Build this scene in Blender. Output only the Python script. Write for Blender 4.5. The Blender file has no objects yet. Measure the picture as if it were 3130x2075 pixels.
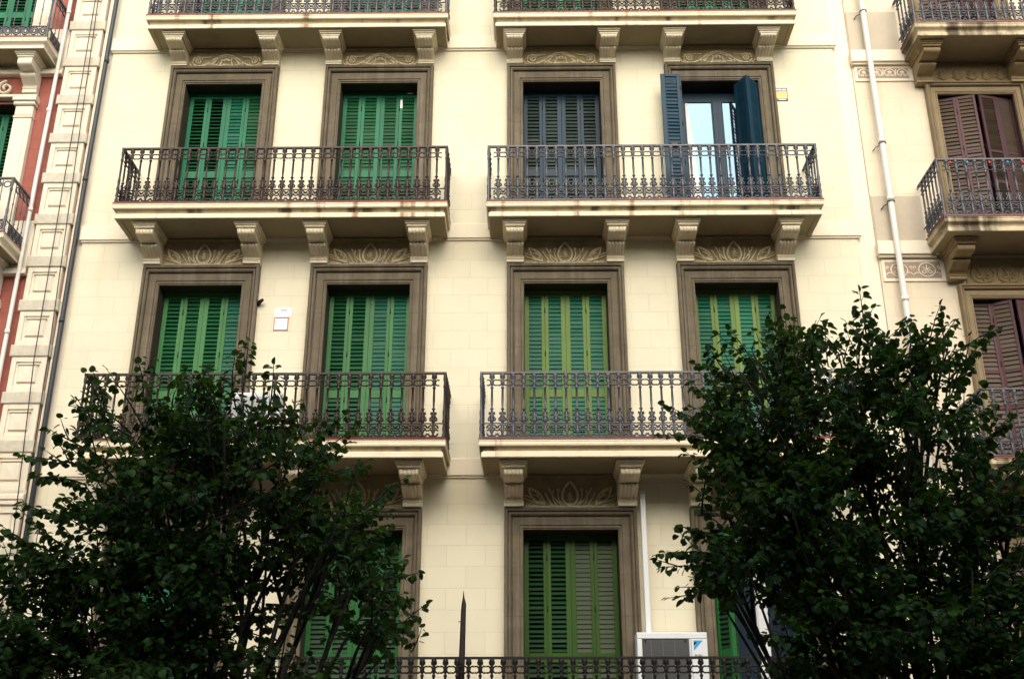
import bpy, math, random
from mathutils import Vector, Matrix
R = math.radians
sin, cos, pi = math.sin, math.cos, math.pi

# ------------------------------------------------------------------ camera, sky, sun, exposure
scene = bpy.context.scene
cd = bpy.data.cameras.new("Camera"); cam = bpy.data.objects.new("Camera", cd)
scene.collection.objects.link(cam); scene.camera = cam
cd.sensor_width = 36; cd.lens = 39.037; cd.clip_start = 0.1; cd.clip_end = 2000
P_, Y_, RO = 0.38848399861569377, -0.011310221932102515, -0.00042139508862938164
fwd = Vector((sin(Y_)*cos(P_), cos(Y_)*cos(P_), sin(P_)))
rt = Vector((cos(Y_), -sin(Y_), 0)); upv = rt.cross(fwd)
r2 = rt*cos(RO)+upv*sin(RO); u2 = -rt*sin(RO)+upv*cos(RO)
m = Matrix((r2, u2, -fwd)).transposed().to_4x4(); m.translation = Vector((0, -17, 5.5))
cam.matrix_world = m

SUN_EL, SUN_AZ = R(36), R(176)      # azimuth: clockwise from +y; soft light from the open sky above the street
world = bpy.data.worlds.new("World"); scene.world = world; world.use_nodes = True
nt = world.node_tree; nt.nodes.clear()
wo = nt.nodes.new("ShaderNodeOutputWorld"); bg = nt.nodes.new("ShaderNodeBackground")
sky = nt.nodes.new("ShaderNodeTexSky"); sky.sky_type = 'NISHITA'; sky.sun_disc = False
sky.sun_elevation = SUN_EL; sky.sun_rotation = SUN_AZ; sky.dust_density = 4.0; sky.ozone_density = 0.4; sky.air_density = 1.0
bg.inputs[1].default_value = 0.09
nt.links.new(sky.outputs[0], bg.inputs[0]); nt.links.new(bg.outputs[0], wo.inputs[0])
sd = bpy.data.lights.new("Sun", 'SUN'); so = bpy.data.objects.new("Sun", sd); scene.collection.objects.link(so)
sd.energy = 1.5; sd.angle = R(85); sd.color = (1.0, 0.985, 0.88)
sdir = Vector((sin(SUN_AZ)*cos(SUN_EL), cos(SUN_AZ)*cos(SUN_EL), sin(SUN_EL)))
so.rotation_euler = sdir.to_track_quat('Z', 'Y').to_euler(); so.location = sdir*60
vs = scene.view_settings; vs.view_transform = 'Standard'; vs.look = 'None'; vs.gamma = 1; vs.exposure = 1.05
vs.use_curve_mapping = False
scene.cycles.max_bounces = 6; scene.cycles.diffuse_bounces = 4; scene.cycles.transparent_max_bounces = 8

# ------------------------------------------------------------------ helpers
COL = scene.collection
rng = random.Random(7)

def tag(o, label=None, cat=None, group=None, kind=None):
    if label: o['label'] = label
    if cat: o['category'] = cat
    if group: o['group'] = group
    if kind: o['kind'] = kind
    return o

def empty(name, loc=(0, 0, 0)):
    o = bpy.data.objects.new(name, None); COL.objects.link(o); o.location = loc; o.empty_display_size = .1
    return o

class MB:
    def __init__(s): s.v = []; s.f = []; s.m = []; s.sm = []; s.cur = 0; s.smooth = False
    def add(s, vs_, fs):
        b = len(s.v); s.v += [tuple(p) for p in vs_]
        for f in fs: s.f.append([b+i for i in f]); s.m.append(s.cur); s.sm.append(s.smooth)
    def box(s, x0, x1, y0, y1, z0, z1):
        s.add([(x0,y0,z0),(x1,y0,z0),(x1,y1,z0),(x0,y1,z0),(x0,y0,z1),(x1,y0,z1),(x1,y1,z1),(x0,y1,z1)],
              [(0,3,2,1),(4,5,6,7),(0,1,5,4),(1,2,6,5),(2,3,7,6),(3,0,4,7)])
    def bbox(s, x0, x1, y0, y1, z0, z1, b=.006):
        # box with the front (low y) edges bevelled
        f = y0; k = y0+b
        V = [(x0,k,z0),(x1,k,z0),(x1,k,z1),(x0,k,z1),(x0+b,f,z0+b),(x1-b,f,z0+b),(x1-b,f,z1-b),(x0+b,f,z1-b),
             (x0,y1,z0),(x1,y1,z0),(x1,y1,z1),(x0,y1,z1)]
        s.add(V, [(4,5,6,7),(0,1,5,4),(1,2,6,5),(2,3,7,6),(3,0,4,7),(8,9,1,0),(9,10,2,1),(10,11,3,2),(11,8,0,3),(11,10,9,8)])
    bold = 1.0
    def tube(s, pts, r, n=6, ry=None, cap=True, smooth=True):
        pts = [Vector(p) for p in pts]; k = len(pts)
        rr = r if isinstance(r, (list, tuple)) else [r*s.bold]*k
        rings = []
        ref = None
        for i, p in enumerate(pts):
            t = (pts[min(i+1, k-1)]-pts[max(i-1, 0)])
            if t.length < 1e-9: t = Vector((0, 0, 1))
            t.normalize()
            if ref is None:
                ref = Vector((0, 1, 0)) if abs(t.y) < .9 else Vector((1, 0, 0))
            a = t.cross(ref)
            if a.length < 1e-4: a = t.cross(Vector((1, .3, .2)))
            a.normalize(); b = a.cross(t); 
            rb = (ry if ry else rr[i])
            rings.append([p+a*(rr[i]*cos(2*pi*j/n))+b*(rb*sin(2*pi*j/n)) for j in range(n)])
        V = [q for ring in rings for q in ring]; F = []
        for i in range(k-1):
            for j in range(n):
                F.append((i*n+j, i*n+(j+1) % n, (i+1)*n+(j+1) % n, (i+1)*n+j))
        if cap: F.append(tuple(range(n))[::-1]); F.append(tuple((k-1)*n+j for j in range(n)))
        o = s.smooth; s.smooth = smooth; s.add(V, F); s.smooth = o
    def lathe(s, prof, cx, cy, n=7):
        V = []; F = []
        for (r, z) in prof:
            for j in range(n): V.append((cx+r*cos(2*pi*j/n), cy+r*sin(2*pi*j/n), z))
        for i in range(len(prof)-1):
            for j in range(n): F.append((i*n+j, i*n+(j+1) % n, (i+1)*n+(j+1) % n, (i+1)*n+j))
        o = s.smooth; s.smooth = True; s.add(V, F); s.smooth = o
    def sweep(s, path, prof):
        # prof: list of functions path-index -> point ; generic skin of rows
        rows = path; n = len(rows[0]); V = [p for r in rows for p in r]; F = []
        for i in range(len(rows)-1):
            for j in range(n-1): F.append((i*n+j, (i+1)*n+j, (i+1)*n+j+1, i*n+j+1))
        s.add(V, F)
    def mesh(s, name, mats):
        me = bpy.data.meshes.new(name); me.from_pydata(s.v, [], s.f)
        for mt in (mats if isinstance(mats, (list, tuple)) else [mats]): me.materials.append(mt)
        me.polygons.foreach_set("material_index", s.m); me.polygons.foreach_set("use_smooth", s.sm)
        me.update(); return me
    def build(s, name, mats, parent=None, loc=None):
        o = bpy.data.objects.new(name, s.mesh(name, mats)); COL.objects.link(o)
        if parent: o.parent = parent
        if loc: o.location = loc
        return o

def inst(name, me, parent, loc=(0, 0, 0), rz=0, label=None):
    o = bpy.data.objects.new(name, me); COL.objects.link(o); o.parent = parent; o.location = loc; o.rotation_euler = (0, 0, rz)
    if label: o['label'] = label
    return o

# ------------------------------------------------------------------ materials
def mat(name, col, rough=.8, noise=.15, scale=3.0, bump=.0, bscale=40, stain=None, streak=None, metal=0, spec=.5, brick=None, col2=None, vary=0):
    m_ = bpy.data.materials.new(name); m_.use_nodes = True; t = m_.node_tree; N = t.nodes; L = t.links
    b = N["Principled BSDF"]; b.inputs["Roughness"].default_value = rough; b.inputs["Metallic"].default_value = metal
    b.inputs["Specular IOR Level"].default_value = spec
    tc = N.new("ShaderNodeNewGeometry").outputs["Position"]
    def nz(sc, det=4, vec=tc, rough_=.6):
        n = N.new("ShaderNodeTexNoise"); n.inputs["Scale"].default_value = sc; n.inputs["Detail"].default_value = det
        n.inputs["Roughness"].default_value = rough_; L.new(vec, n.inputs["Vector"]); return n.outputs["Fac"]
    def ramp(src, a, b_, ca=(0, 0, 0, 1), cb=(1, 1, 1, 1)):
        r = N.new("ShaderNodeValToRGB"); r.color_ramp.elements[0].position = a; r.color_ramp.elements[1].position = b_
        r.color_ramp.elements[0].color = ca; r.color_ramp.elements[1].color = cb; L.new(src, r.inputs[0]); return r.outputs[0]
    def mix(fac, a, b_, mode='MIX'):
        x = N.new("ShaderNodeMix"); x.data_type = 'RGBA'; x.blend_type = mode
        for sock, val in ((x.inputs[0], fac), (x.inputs[6], a), (x.inputs[7], b_)):
            if isinstance(val, (int, float)): sock.default_value = val
            elif isinstance(val, tuple): sock.default_value = (*val[:3], 1)
            else: L.new(val, sock)
        return x.outputs[2]
    dark = tuple(c*(1-noise*2) for c in col) if col2 is None else col2
    c = mix(ramp(nz(scale), .3, .7), dark, col)
    c = mix(ramp(nz(scale*7, 6), .35, .75), c, mix(.5, c, col), 'MIX')
    if stain:   # blotchy dirt
        sc, amt, scol = stain
        mp = N.new("ShaderNodeMapping"); mp.inputs["Scale"].default_value = (1.6, 1.6, .55); L.new(tc, mp.inputs[0])
        f = ramp(nz(sc, 6, mp.outputs[0], .7), .55, .78)
        mm = N.new("ShaderNodeMath"); mm.operation = 'MULTIPLY'; mm.inputs[1].default_value = amt
        L.new(f, mm.inputs[0]); c = mix(mm.outputs[0], c, scol)
    if streak:  # vertical run-off streaks
        sc, lo, hi, amt, scol = streak
        mp = N.new("ShaderNodeMapping"); mp.inputs["Scale"].default_value = (sc, sc*.2, .25); L.new(tc, mp.inputs[0])
        f = ramp(nz(1.0, 3, mp.outputs[0], .55), lo, hi)
        mm = N.new("ShaderNodeMath"); mm.operation = 'MULTIPLY'; mm.inputs[1].default_value = amt
        L.new(f, mm.inputs[0]); c = mix(mm.outputs[0], c, scol)
    bsrc = None
    if brick:
        bw, bh, amt, zoff = brick
        sp = N.new("ShaderNodeSeparateXYZ"); L.new(tc, sp.inputs[0]); cb = N.new("ShaderNodeCombineXYZ")
        L.new(sp.outputs[0], cb.inputs[0])
        ad = N.new("ShaderNodeMath"); ad.inputs[1].default_value = zoff; L.new(sp.outputs[2], ad.inputs[0]); L.new(ad.outputs[0], cb.inputs[1])
        bt = N.new("ShaderNodeTexBrick"); L.new(cb.outputs[0], bt.inputs["Vector"])
        bt.inputs["Scale"].default_value = 1; bt.inputs["Brick Width"].default_value = bw; bt.inputs["Row Height"].default_value = bh
        bt.inputs["Mortar Size"].default_value = .006; bt.inputs["Mortar Smooth"].default_value = .3
        bt.inputs["Color1"].default_value = (1, 1, 1, 1); bt.inputs["Color2"].default_value = (.965, .96, .95, 1)
        bt.inputs["Mortar"].default_value = (1-amt, 1-amt, 1-amt, 1)
        c = mix(1.0, c, bt.outputs["Color"], 'MULTIPLY')
        inv = N.new("ShaderNodeMath"); inv.operation = 'SUBTRACT'; inv.inputs[0].default_value = 1; L.new(bt.outputs["Fac"], inv.inputs[1])
        bsrc = inv.outputs[0]
    if vary:    # every painted leaf has weathered a little differently
        oi = N.new("ShaderNodeObjectInfo"); mr = N.new("ShaderNodeMapRange"); mr.inputs[3].default_value = 1-vary; mr.inputs[4].default_value = 1+vary
        L.new(oi.outputs["Random"], mr.inputs[0]); hs = N.new("ShaderNodeHueSaturation"); L.new(mr.outputs[0], hs.inputs["Value"]); L.new(c, hs.inputs["Color"]); c = hs.outputs[0]
    L.new(c, b.inputs["Base Color"])
    if bump or bsrc:
        bp = N.new("ShaderNodeBump"); bp.inputs["Strength"].default_value = bump or .3; bp.inputs["Distance"].default_value = .01
        L.new(nz(bscale, 5), bp.inputs["Height"]); nrm = bp.outputs[0]
        if bsrc:
            b2 = N.new("ShaderNodeBump"); b2.inputs["Strength"].default_value = .5; b2.inputs["Distance"].default_value = .004
            L.new(bsrc, b2.inputs["Height"]); L.new(nrm, b2.inputs["Normal"]); nrm = b2.outputs[0]
        L.new(nrm, b.inputs["Normal"])
    return m_

DIRT = (.16, .11, .05)
M = {}
M['wall'] = mat('cream_stucco', (.77, .725, .55), .9, .045, .7, .25, 60, stain=(1.1, .25, (.62, .50, .30)), streak=(2.4, .56, .78, .22, (.60, .50, .33)), brick=(.60, .325, .13, .06))
M['band'] = mat('cream_band', (.82, .755, .60), .9, .03, 1.2, .2, 60, stain=(1.4, .2, (.55, .45, .30)))
M['wall_r'] = mat('pale_stucco', (.76, .67, .51), .9, .05, .8, .25, 60, stain=(1.0, .3, (.56, .46, .33)), brick=(.62, .33, .10, .02))
M['strip_r'] = mat('pale_strip', (.84, .76, .60), .9, .03, .8, .2, 60)
M['stone_r'] = mat('grey_stucco', (.56, .49, .38), .9, .08, 1.2, .3, 60, stain=(1.6, .4, (.40, .33, .24)))
M['pink'] = mat('pink_stucco', (.36, .115, .085), .9, .12, 1.6, .3, 50, stain=(1.8, .5, (.50, .20, .17)), brick=(.5, .2, .25, 0))
M['quoin'] = mat('white_stone', (.78, .72, .58), .9, .05, 2, .3, 90, stain=(2, .3, (.55, .48, .36)))
M['quoin_rough'] = mat('rough_stone', (.66, .61, .49), .95, .12, 9, .8, 120)
M['fascia'] = mat('fascia_stone', (.80, .72, .53), .85, .06, 2, .3, 50, stain=(2.2, .5, (.42, .30, .15)), streak=(4.5, .60, .72, .8, (.22, .12, .05)))
M['fascia_r'] = mat('stained_fascia', (.66, .56, .37), .85, .2, 4, .4, 50, stain=(5.0, .9, (.12, .08, .035)), streak=(3.0, .50, .62, .9, (.06, .04, .02)))
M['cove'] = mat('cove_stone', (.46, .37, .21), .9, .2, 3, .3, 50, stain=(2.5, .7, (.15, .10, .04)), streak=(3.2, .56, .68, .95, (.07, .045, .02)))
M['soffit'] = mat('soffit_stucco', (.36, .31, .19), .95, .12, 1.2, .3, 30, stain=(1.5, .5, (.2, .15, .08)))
M['corbel'] = mat('corbel_stone', (.84, .76, .56), .85, .08, 6, .4, 60, stain=(6, .4, (.34, .26, .14)))
M['corbel_r'] = mat('brown_corbel_stone', (.36, .27, .14), .85, .2, 5, .4, 60, stain=(5, .7, (.14, .10, .05)))
M['relief'] = mat('lit_relief_stone', (.84, .74, .50), .85, .2, 9, .3, 80, stain=(7, .5, (.26, .18, .08)))
M['frieze'] = mat('shaded_frieze_ground', (.42, .33, .18), .9, .2, 6, .4, 50, stain=(5, .5, (.16, .11, .05)))  # ground darker than the carving: relief shading put into the two colours
M['frame'] = mat('brown_stone', (.150, .122, .078), .85, .2, 4, .5, 50, stain=(4, .6, (.26, .225, .17)), streak=(7, .5, .7, .4, (.25, .215, .17)), brick=(7, .62, .3, .1))
M['frame_r'] = mat('ochre_stone', (.27, .205, .115), .85, .14, 3, .4, 50, stain=(4, .5, (.20, .15, .09)))
M['reveal'] = mat('shaded_reveal', (.05, .04, .025), .9, .2, 3)  # near black colour puts the recess shade into the reveals
M['tile'] = mat('terracotta', (.30, .065, .04), .7, .25, 6, .3, 60)
M['iron'] = mat('wrought_iron_brown', (.030, .014, .009), .5, .3, 10, .3, 90, spec=.5)
M['iron_g'] = mat('wrought_iron_grey', (.085, .088, .105), .42, .3, 10, .3, 90, spec=.6)
M['iron_k'] = mat('wrought_iron_black', (.012, .010, .009), .55, .3, 10, .3, 90, spec=.3)
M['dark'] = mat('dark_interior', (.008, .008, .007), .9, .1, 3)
M['pipe_w'] = mat('white_pipe', (.80, .78, .72), .45, .05, 2)
M['pipe_d'] = mat('dark_pipe', (.035, .045, .055), .5, .2, 4)
M['cable'] = mat('cable_rubber', (.03, .025, .03), .6, .1, 4)
M['white'] = mat('white_enamel', (.74, .77, .78), .35, .03, 3)
M['rust'] = mat('rusty_bracket', (.17, .09, .04), .8, .2, 8)
M['sign_w'] = mat('sign_white', (.9, .88, .86), .4, .01, 3)
M['sign_y'] = mat('sign_yellow', (.85, .58, .12), .4, .02, 3)
M['sign_b'] = mat('sign_navy', (.03, .05, .13), .4, .05, 3)
M['sign_r'] = mat('sign_red', (.6, .06, .05), .4, .05, 3)
M['logo'] = mat('logo_blue', (.02, .36, .75), .4, .02, 3)
M['mauve'] = mat('mauve_plaster', (.40, .30, .235), .9, .1, 8)
M['curtain'] = mat('curtain', (.8, .82, .85), .9, .03, 5)
M['bark'] = mat('bark', (.007, .006, .004), .9, .3, 8, .8, 40)
M['ground'] = mat('asphalt', (.05, .05, .05), .9, .15, 2, .3, 50)
M['paving'] = mat('paving', (.30, .24, .17), .9, .1, 2, .3, 30, brick=(.4, .4, .2, 0))
M['trunk'] = M['bark']

def paint(name, col, rough=.45):
    return mat(name, col, rough, .1, 2.5, .15, 70, stain=(6, .4, tuple(c*.55 for c in col)), spec=.22, vary=.16)
G1 = paint('green_paint', (.014, .165, .080)); G2 = paint('light_green_paint', (.055, .20, .065)); G3 = paint('yellow_green_paint', (.12, .21, .045))  # tint differences between windows include reflected sky put into the colour
G4 = paint('deep_green_paint', (.022, .135, .035)); GB = paint('petrol_paint', (.007, .038, .066)); GO = paint('olive_green_paint', (.04, .10, .016))
L1 = paint('green_slats', (.008, .085, .030)); L2 = paint('sky_tinted_slats', (.007, .12, .068)); LB = paint('petrol_slats', (.035, .055, .05))  # teal tone paints the reflected sky into the slats
L4 = paint('deep_green_slats', (.012, .05, .018)); L5 = paint('olive_slats', (.028, .055, .018))
BR = paint('plum_brown_paint', (.075, .030, .035)); BL = paint('brown_slats', (.085, .06, .042))

def glass():
    m_ = bpy.data.materials.new('window_glass'); m_.use_nodes = True; b = m_.node_tree.nodes["Principled BSDF"]
    b.inputs["Base Color"].default_value = (.02, .03, .045, 1); b.inputs["Roughness"].default_value = .03
    b.inputs["IOR"].default_value = 1.75; b.inputs["Specular IOR Level"].default_value = .9; b.inputs["Specular Tint"].default_value = (.42, .72, 1, 1)  # blue specular tint stands in for the blue of the reflected sky
    return m_
M['glass'] = glass()

def leafmat(name, col, tr):
    m_ = bpy.data.materials.new(name); m_.use_nodes = True; t = m_.node_tree; N = t.nodes; L = t.links
    b = N["Principled BSDF"]; out = N["Material Output"]
    g = N.new("ShaderNodeNewGeometry"); nz = N.new("ShaderNodeTexNoise"); nz.inputs["Scale"].default_value = 5
    L.new(g.outputs["Position"], nz.inputs["Vector"])
    rp = N.new("ShaderNodeValToRGB"); rp.color_ramp.elements[0].position = .3; rp.color_ramp.elements[1].position = .7
    rp.color_ramp.elements[0].color = (col[0]*.45, col[1]*.6, col[2]*.7, 1); rp.color_ramp.elements[1].color = (*col, 1)
    L.new(nz.outputs[0], rp.inputs[0]); L.new(rp.outputs[0], b.inputs["Base Color"])
    b.inputs["Roughness"].default_value = .55; b.inputs["Specular IOR Level"].default_value = .14
    tl = N.new("ShaderNodeBsdfTranslucent"); tl.inputs[0].default_value = (*tr, 1)
    mx = N.new("ShaderNodeMixShader"); mx.inputs[0].default_value = .3
    L.new(b.outputs[0], mx.inputs[1]); L.new(tl.outputs[0], mx.inputs[2]); L.new(mx.outputs[0], out.inputs[0])
    return m_
LEAF = [leafmat('leaf_dark', (.012, .034, .007), (.04, .09, .008)), leafmat('leaf_mid', (.026, .075, .010), (.07, .14, .012)),
        leafmat('leaf_bluish', (.025, .060, .035), (.04, .09, .02))]

# ------------------------------------------------------------------ ground
g = MB(); g.box(-300, 300, -300, 300, -1, 0); tag(g.build('road', M['ground']), kind='structure')
g = MB(); g.box(-60, 60, -6.5, -.05, .002, .13); tag(g.build('pavement', M['paving']), kind='structure')

# ------------------------------------------------------------------ wall with openings
def wall_mesh(mb, x0, x1, z0, z1, y, holes, depth=.45, reveal_mat=1):
    xs = sorted({x0, x1, *[h[0] for h in holes], *[h[1] for h in holes]})
    zs = sorted({z0, z1, *[h[2] for h in holes], *[h[3] for h in holes]})
    for i in range(len(xs)-1):
        for j in range(len(zs)-1):
            a, b, c, d = xs[i], xs[i+1], zs[j], zs[j+1]
            if any(h[0] <= a+1e-6 and b <= h[1]+1e-6 and h[2] <= c+1e-6 and d <= h[3]+1e-6 for h in holes): continue
            mb.add([(a, y, c), (b, y, c), (b, y, d), (a, y, d)], [(0, 1, 2, 3)])
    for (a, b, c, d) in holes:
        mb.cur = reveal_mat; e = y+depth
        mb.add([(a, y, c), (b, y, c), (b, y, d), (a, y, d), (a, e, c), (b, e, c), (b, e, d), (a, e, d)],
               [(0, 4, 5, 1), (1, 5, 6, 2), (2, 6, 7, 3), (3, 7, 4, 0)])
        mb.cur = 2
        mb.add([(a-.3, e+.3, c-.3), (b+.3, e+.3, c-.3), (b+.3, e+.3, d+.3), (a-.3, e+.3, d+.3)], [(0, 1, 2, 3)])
        mb.cur = 0
    # body behind: sides, top, back (keeps light out of the rooms)
    yb = y+10
    mb.add([(x0, y, z0), (x1, y, z0), (x1, y, z1), (x0, y, z1), (x0, yb, z0), (x1, yb, z0), (x1, yb, z1), (x0, yb, z1)],
           [(0, 3, 7, 4), (1, 5, 6, 2), (3, 2, 6, 7), (4, 7, 6, 5)])

# ------------------------------------------------------------------ window surround (stone frame)
FR = [(0, 0), (0, .045), (.018, .05), (.02, .062), (.045, .062), (.047, .05), (.055, .05), (.057, .068), (.16, .07), (.165, .055),
      (.178, .055), (.182, .095), (.20, .115), (.222, .115), (.226, .09), (.236, .09), (.240, .125), (.262, .135), (.285, .12), (.29, 0)]
def surround(cx, h, zb, zt, wside=.29, wtop=.345, name='window', M_=None, parent=None):
    mb = MB(); k1 = wside/.29; k2 = wtop/.29; rows = []
    for (sx, z, kz) in ((-1, zb, 0), (-1, zt, 1), (1, zt, 1), (1, zb, 0)):
        rows.append([(cx+sx*(h+w*k1), -d, z+(w*k2 if kz else 0)) for (w, d) in FR])
    mb.sweep(rows, None)
    return mb.build(name, M_ or M['frame'], parent)

def shutter_mesh(w, H, opened, rails=((1.13, .14),), pm=G1, lm=L1, pitch=.072, stile=(.078, .06), flip=False, th=.036):
    """leaf: x 0..w, y -th/2..th/2 , z 0..H ; opened = tilt of the slats from vertical in degrees"""
    mb = MB(); a, b = stile if not flip else stile[::-1]; t = th/2
    mb.bbox(0, a, -t, t, 0, H, .004); mb.bbox(w-b, w, -t, t, 0, H, .004)
    zs = [0, .16]
    for z, hh in rails: zs += [z, z+hh]
    zs += [H-.055, H]
    for i in range(0, len(zs), 2): mb.bbox(a+.0005, w-b-.0005, -t+.003, t-.003, zs[i], zs[i+1], .003)
    mb.cur = 1; an = R(opened); wd = .048; th2 = .0045
    for i in range(1, len(zs)-2, 2):
        z0, z1 = zs[i], zs[i+1]; n = max(1, int(round((z1-z0)/pitch))); p = (z1-z0)/n
        for q in range(n):
            zc = z0+p*(q+.5)+rng.uniform(-.003, .003); an_ = an+R(rng.gauss(0, 3.5))
            dy = sin(an_)*wd; dz = cos(an_)*wd
            dy = min(dy, .9*t*2.2)
            # outer edge low, inner edge high
            nx = (cos(an_)*th2, sin(an_)*th2)
            p0 = (-dy/2, zc-dz*.8); p1 = (dy/2, zc+dz*.8)
            V = []
            for x in (a, w-b):
                V += [(x, p0[0]-nx[0], p0[1]+nx[1]*.5), (x, p1[0]-nx[0], p1[1]+nx[1]*.5), (x, p1[0]+nx[0], p1[1]-nx[1]*.5), (x, p0[0]+nx[0], p0[1]-nx[1]*.5)]
            mb.add(V, [(0, 4, 5, 1), (1, 5, 6, 2), (2, 6, 7, 3), (3, 7, 4, 0)])
    mb.cur = 2
    for hz in (.35*H, .62*H, .88*H):   # hinges
        x = w if not flip else 0
        mb.tube([(x, -t-.004, hz), (x, -t-.004, hz+.09)], .008, 6)
    return mb.mesh('shutter', [pm, lm, M['iron_k']])

# ------------------------------------------------------------------ corbel
def corbel_mesh(w, dep, H, flutes=5, soft=False):
    """x 0..w, back at y=0, top at z=0 down to -H ; dep = projection of the cap"""
    k = dep; mb = MB()
    def slab(x0, x1, d, z0, z1, b=.006): mb.bbox(x0, x1, -d, -.001, z0, z1, b)
    slab(-.062, w+.062, k+.015, -.034, 0, .004); slab(-.045, w+.045, k-.012, -.062, -.0342, .004); slab(-.022, w+.022, k-.035, -.100, -.0622, .004)
    slab(.002, w-.002, k-.11, -.1098, -.1002, .002)
    kd = dep/.72; s = H/.507
    prof = [(.60, -.1101), (.648, -.115), (.664, -.130), (.668, -.160), (.660, -.186), (.635, -.204), (.58, -.216), (.50, -.224), (.40, -.230), (.33, -.236), (.31, -.246),
            (.335, -.250), (.375, -.254), (.396, -.266), (.398, -.286), (.385, -.300), (.34, -.318), (.285, -.338), (.23, -.358), (.18, -.378), (.145, -.392), (.135, -.402)]
    prof = [(d*kd, z*s if z < -.12 else z) for d, z in prof]
    n = 10*flutes if flutes else 1
    xs = [w*i/n for i in range(n+1)]
    V = []; F = []
    for (d, z) in prof:
        for x in xs:
            if flutes and -.40*s < z < -.13:
                f = abs(sin(pi*x/w*flutes))**.6; off = .030*(f-1)
            else: off = 0
            V.append((x, -(d+off), z))
    m_ = len(xs)
    for i in range(len(prof)-1):
        for j in range(m_-1): F.append((i*m_+j, (i+1)*m_+j, (i+1)*m_+j+1, i*m_+j+1))
    mb.smooth = True; mb.add(V, F); mb.smooth = False
    for x, side in ((0, 0), (w, 1)):
        V = [(x, 0, z) for (d, z) in prof]+[(x, -d, z) for (d, z) in prof]; q = len(prof)
        F = [(i, i+1, q+i+1, q+i) if not side else (i, q+i, q+i+1, i+1) for i in range(q-1)]
        mb.add(V, F)
    z = -.403*s; d0 = prof[-1][0]+.012
    slab(-.0, w, d0+.01, z-.018, z-.0005, .005); slab(.004, w-.004, d0-.004, z-.026, z-.0182, .002)
    slab(-.004, w+.004, d0+.016, z-.050, z-.0265, .005); slab(.0, w, d0+.004, -H, z-.0505, .004)
    return mb

# ------------------------------------------------------------------ relief carving
def arc_pts(c, r, a0, a1, n=14, ry=None):
    return [(c[0]+r*cos(R(a0+(a1-a0)*i/n)), c[1]+(ry or r)*sin(R(a0+(a1-a0)*i/n))) for i in range(n+1)]
def bez(p, n=14):
    out = []
    for i in range(n+1):
        t = i/n; q = [Vector(a) for a in p]
        while len(q) > 1: q = [q[j].lerp(q[j+1], t) for j in range(len(q)-1)]
        out.append((q[0].x, q[0].y))
    return out
def lens(p0, p1, wdt, n=10):
    a = Vector(p0); b = Vector(p1); d = b-a; nrm = Vector((-d.y, d.x)).normalized()
    s1 = [a+d*(i/n)+nrm*(wdt*sin(pi*i/n)) for i in range(n+1)]
    s2 = [b-d*(i/n)-nrm*(wdt*sin(pi*i/n)) for i in range(n+1)]
    return [(q.x, q.y) for q in s1+s2[1:]]
def spiral(c, r, a0, turns, n=18, sg=1):
    return [(c[0]+r*(1-.8*i/n)*cos(R(a0)+sg*turns*2*pi*i/n), c[1]+r*(1-.8*i/n)*sin(R(a0)+sg*turns*2*pi*i/n)) for i in range(n+1)]

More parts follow.
